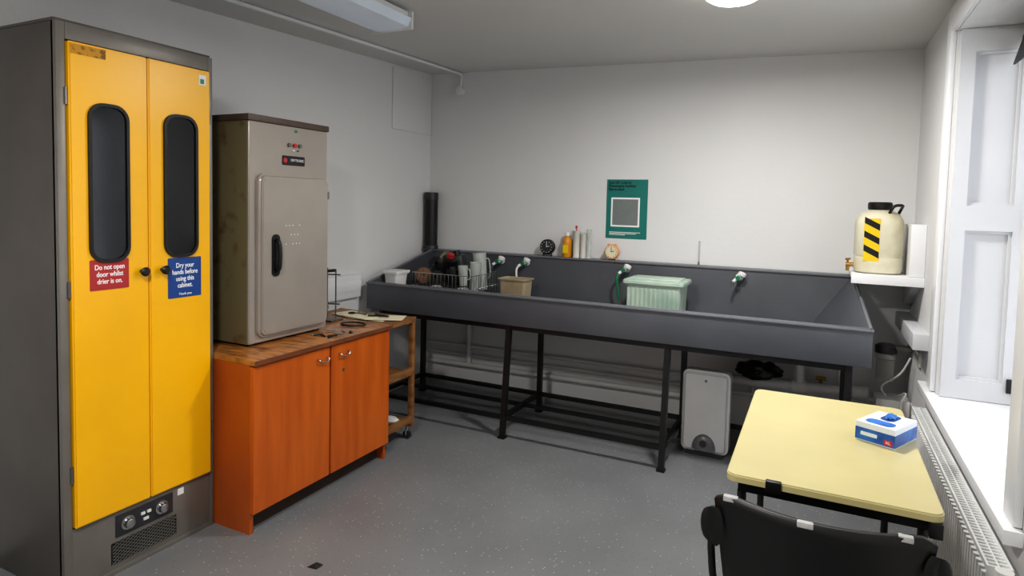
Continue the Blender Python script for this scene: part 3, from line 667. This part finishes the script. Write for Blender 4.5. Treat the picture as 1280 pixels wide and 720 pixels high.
# glove box
t=G('glove_box')
bw,bl_,bh=.118,.165,.062
parts=[box('carton',-bw/2,bw/2,-bl_/2,bl_/2,0,bh,m_boxwhite,t,bevel=.0015)]
parts.append(box('side_band',-bw/2-.0008,bw/2+.0008,-bl_/2-.0008,bl_/2+.0008,.004,bh*.70,m_boxblue,t))
parts.append(plate('top_print','z',(.0,-.045,bh+.0002),.085,.05,.0006,m_boxblue,t,r=.02))
parts.append(plate('opening','z',(0,.03,bh+.0008),.045,.08,.0006,m_blue,t,r=.02))
parts.append(plate('size_mark','y',(.040,-bl_/2-.0009,.016),.026,.016,.0006,m_mred,t,r=.002))
parts.append(plate('face_print','y',(-.018,-bl_/2-.0009,.026),.05,.012,.0006,m_boxwhite,t,r=.002))
parts.append(text('size_text','XL','y',(.040,-bl_/2-.0022,.016),.013,m_txt,t))
bm=bmesh.new();bmesh.ops.create_icosphere(bm,subdivisions=3,radius=1)
for v in bm.verts:
    k=1+noise.noise(v.co*2.5)*.5;v.co=Vector((v.co.x*.014*k,.03+v.co.y*.026*k,bh+.003+max(v.co.z,-.1)*.012*k))
parts.append(fin(bm,'glove_tuft',m_boxblue,t))
mm=Matrix.Translation((3.123,-1.995,.7203))@Euler((0,0,math.radians(-27))).to_matrix().to_4x4()
bpy.context.view_layer.update()
for o in parts: o.matrix_basis=mm@o.matrix_basis
# ------------------------------------------------------------------ chair
t=G('plastic_armchair')
bm=bmesh.new();NU,NV=18,12;g=[]
cxx=2.925;BT=.755
for j in range(NV+1):
    v=j/NV;row=[]
    for i in range(NU+1):
        u=-1+2*i/NU
        hw=.204+.030*v
        edge=max(0,abs(u)-.8)/.2
        x=cxx+hw*u;y=-2.70-.085*v+.055*u*u
        z=.425+(BT-.425)*v-.020*(edge**2)*v-.010*v*(1-u*u)
        row.append(bm.verts.new((x,y,z)))
    g.append(row)
for j in range(NV):
    for i in range(NU): bm.faces.new((g[j][i],g[j][i+1],g[j+1][i+1],g[j+1][i]))
o=fin(bm,'backrest',m_blkp,t);md=o.modifiers.new('s','SOLIDIFY');md.thickness=.014;md.offset=0
bm=bmesh.new();g=[]
for j in range(NV+1):
    v=j/NV;row=[]
    for i in range(NU+1):
        u=-1+2*i/NU
        row.append(bm.verts.new((cxx+.175*u,-2.70+.40*v,.425+.012*u*u-.02*max(0,v-.8)/.2+.02*(1-v)**3)))
    g.append(row)
for j in range(NV):
    for i in range(NU): bm.faces.new((g[j][i],g[j][i+1],g[j+1][i+1],g[j+1][i]))
o=fin(bm,'seat',m_blkp,t);md=o.modifiers.new('s','SOLIDIFY');md.thickness=.012;md.offset=0
for s,nm in ((-1,'left'),(1,'right')):
    tube('leg_frame_'+nm,smoothpath([(cxx+s*.165,-2.36,.0),(cxx+s*.155,-2.38,.37),(cxx+s*.155,-2.42,.405),(cxx+s*.155,-2.66,.405),(cxx+s*.16,-2.69,.37),(cxx+s*.19,-2.80,.0)]),.011,m_blk,t)
    xa=cxx+s*.255
    tube('arm_support_'+nm,smoothpath([(cxx+s*.155,-2.60,.405),(xa-s*.02,-2.60,.42),(xa,-2.60,.52),(xa,-2.60,.60)]),.010,m_blk,t)
    bm=bmesh.new();pts=smoothpath([(cxx+s*.222,-2.735,.66),(xa-s*.004,-2.735,.665),(xa+s*.004,-2.68,.645),(xa,-2.60,.62),(xa,-2.55,.615)],6)
    rings=[];npt=len(pts)
    for k,p in enumerate(pts):
        f_=k/(npt-1);ww=.010+.010*f_;hh=.052*(1-f_)+.014*f_
        if k==0: hh*=.8
        rings.append([bm.verts.new((p.x+math.cos(a*math.pi/6)*ww,p.y,p.z+math.sin(a*math.pi/6)*hh)) for a in range(12)])
    for a_,b_ in zip(rings,rings[1:]):
        for k in range(12): bm.faces.new((a_[k],a_[(k+1)%12],b_[(k+1)%12],b_[k]))
    bm.faces.new(rings[0]);bm.faces.new(rings[-1]);fin(bm,'armrest_'+nm,m_blkp,t)
for i,(u,w_) in enumerate(((-.84,.035),(-.12,.035),(.74,.03))):
    x=cxx+.233*u;y=-2.785+.055*u*u
    z=BT-.010*(1-u*u)-.020*(max(0,abs(u)-.8)/.2)**2
    box('worn_patch_%d'%(i+1),x-w_/2,x+w_/2,y-.0085,y+.0085,z-.012,z+.0015,m_wornb,t,bevel=.003)
# ------------------------------------------------------------------ ceiling fittings
def disc(x,y,z,k=1):
    t=G('ceiling_light')
    lathe('lamp_base',[(.13*k,0),(.13*k,-.018),(.126*k,-.026)],(x,y,z),m_white,t)
    lathe('lamp_dome',[(.122*k,-.026),(.118*k,-.042),(.092*k,-.058),(.045*k,-.066),(.005,-.068)],(x,y,z),m_lens,t)
disc(2.52,-1.45,zc(2.52,-1.45)+.002);disc(1.9,-3.9,2.4095,1.15)
t=G('fluorescent_batten_light')
box('housing',.79,1.00,-2.95,-1.71,2.372,2.4095,m_white,t,bevel=.005)
bm=bmesh.new();poly=[(.765,2.375),(.785,2.335),(.83,2.325),(.96,2.325),(1.0,2.335),(1.02,2.375)]
A=[bm.verts.new((x,-2.94,z)) for x,z in poly];B=[bm.verts.new((x,-1.72,z)) for x,z in poly]
for i in range(len(poly)): j=(i+1)%len(poly);bm.faces.new((A[i],A[j],B[j],B[i]))
bm.faces.new(A);bm.faces.new(B);fin(bm,'diffuser',m_lensoff,t)
boxes('end_caps',[(.762,1.023,-1.72,-1.705,2.32,2.4095),(.762,1.023,-2.955,-2.94,2.32,2.4095)],m_white,t,bevel=.004)
t=G('conduit')
tube('conduit_pipe',[(.32,-3.6,zc(.3,-3.6)-.012),(.32,-2.32,zc(.3,-2.32)-.012),(.31,-1.2,zc(.3,-1.2)-.012),(.30,-.03,zc(.3,0)-.014),(.295,-.014,zc(.3,0)-.03),(.29,-.012,2.38)],.011,m_trim,t)
cyls('conduit_box',[((.29,-.0005,2.345),(.29,-.04,2.345),.034)],m_trim,t,seg=24)
tube('branch_pipe',[(.32,-2.35,2.397),(.762,-2.35,2.397)],.010,m_trim,t)
# floor debris
t=G('floor_debris')
mesh('scrap',[(1.13,-2.53,.001),(1.175,-2.525,.001),(1.18,-2.49,.004),(1.14,-2.485,.001),(1.155,-2.51,.012)],[(0,1,4),(1,2,4),(2,3,4),(3,0,4),(3,2,1,0)],m_blkp,t)
# ------------------------------------------------------------------ lights
def area(nm,loc,rot,sx,sy,e,colr,shape='RECTANGLE'):
    l=bpy.data.lights.new(nm,'AREA');l.shape=shape;l.size=sx
    if shape=='RECTANGLE': l.size_y=sy
    l.energy=e;l.color=colr;o=bpy.data.objects.new(nm,l);col.objects.link(o);o.location=loc;o.rotation_euler=rot;return o
area('lamp_glow',(2.52,-1.45,2.335),(0,0,0),.22,.22,30,(1,.975,.94),'DISK')
area('lamp_glow',(1.9,-3.9,2.325),(0,0,0),.24,.24,38,(1,.975,.94),'DISK')
area('window_daylight',(3.86,-1.63,1.45),(0,math.radians(90),0),1.6,1.2,10,(.93,.96,1.0))
wd=bpy.data.worlds.new('overcast');scene.world=wd;wd.use_nodes=True
wd.node_tree.nodes['Background'].inputs[0].default_value=(.88,.92,1,1);wd.node_tree.nodes['Background'].inputs[1].default_value=.75
# ------------------------------------------------------------------ finish groups
bpy.context.view_layer.update()
for e in [o for o in col.objects if o.type=='EMPTY']:
    pts=[]
    for ch in e.children: pts+=[ch.matrix_world@Vector(q) for q in ch.bound_box]
    if not pts: continue
    lo=Vector([min(p[i] for p in pts) for i in range(3)]);hi=Vector([max(p[i] for p in pts) for i in range(3)])
    loc=Vector(((lo.x+hi.x)/2,(lo.y+hi.y)/2,lo.z));e.location=loc
    for ch in e.children: ch.matrix_parent_inverse=Matrix.Translation(-loc)
# ------------------------------------------------------------------ camera
cam=bpy.data.cameras.new('camera');co=bpy.data.objects.new('camera',cam);col.objects.link(co)
f,ppy=782.03,297.9
cam.sensor_fit='HORIZONTAL';cam.sensor_width=36;cam.lens=f*36/1280;cam.shift_x=0;cam.shift_y=-(360-ppy)/1280
co.location=(2.8932,-4.3475,1.4629)
R=Matrix.Rotation(.4549,3,'Z')@Matrix.Rotation(math.pi/2-.0561,3,'X')@Matrix.Rotation(.0233,3,'Z')
co.rotation_euler=R.to_euler();cam.clip_start=.05
scene.camera=co
scene.view_settings.view_transform='Standard'
try: scene.view_settings.look='Medium High Contrast'
except Exception: pass
scene.view_settings.exposure=.15
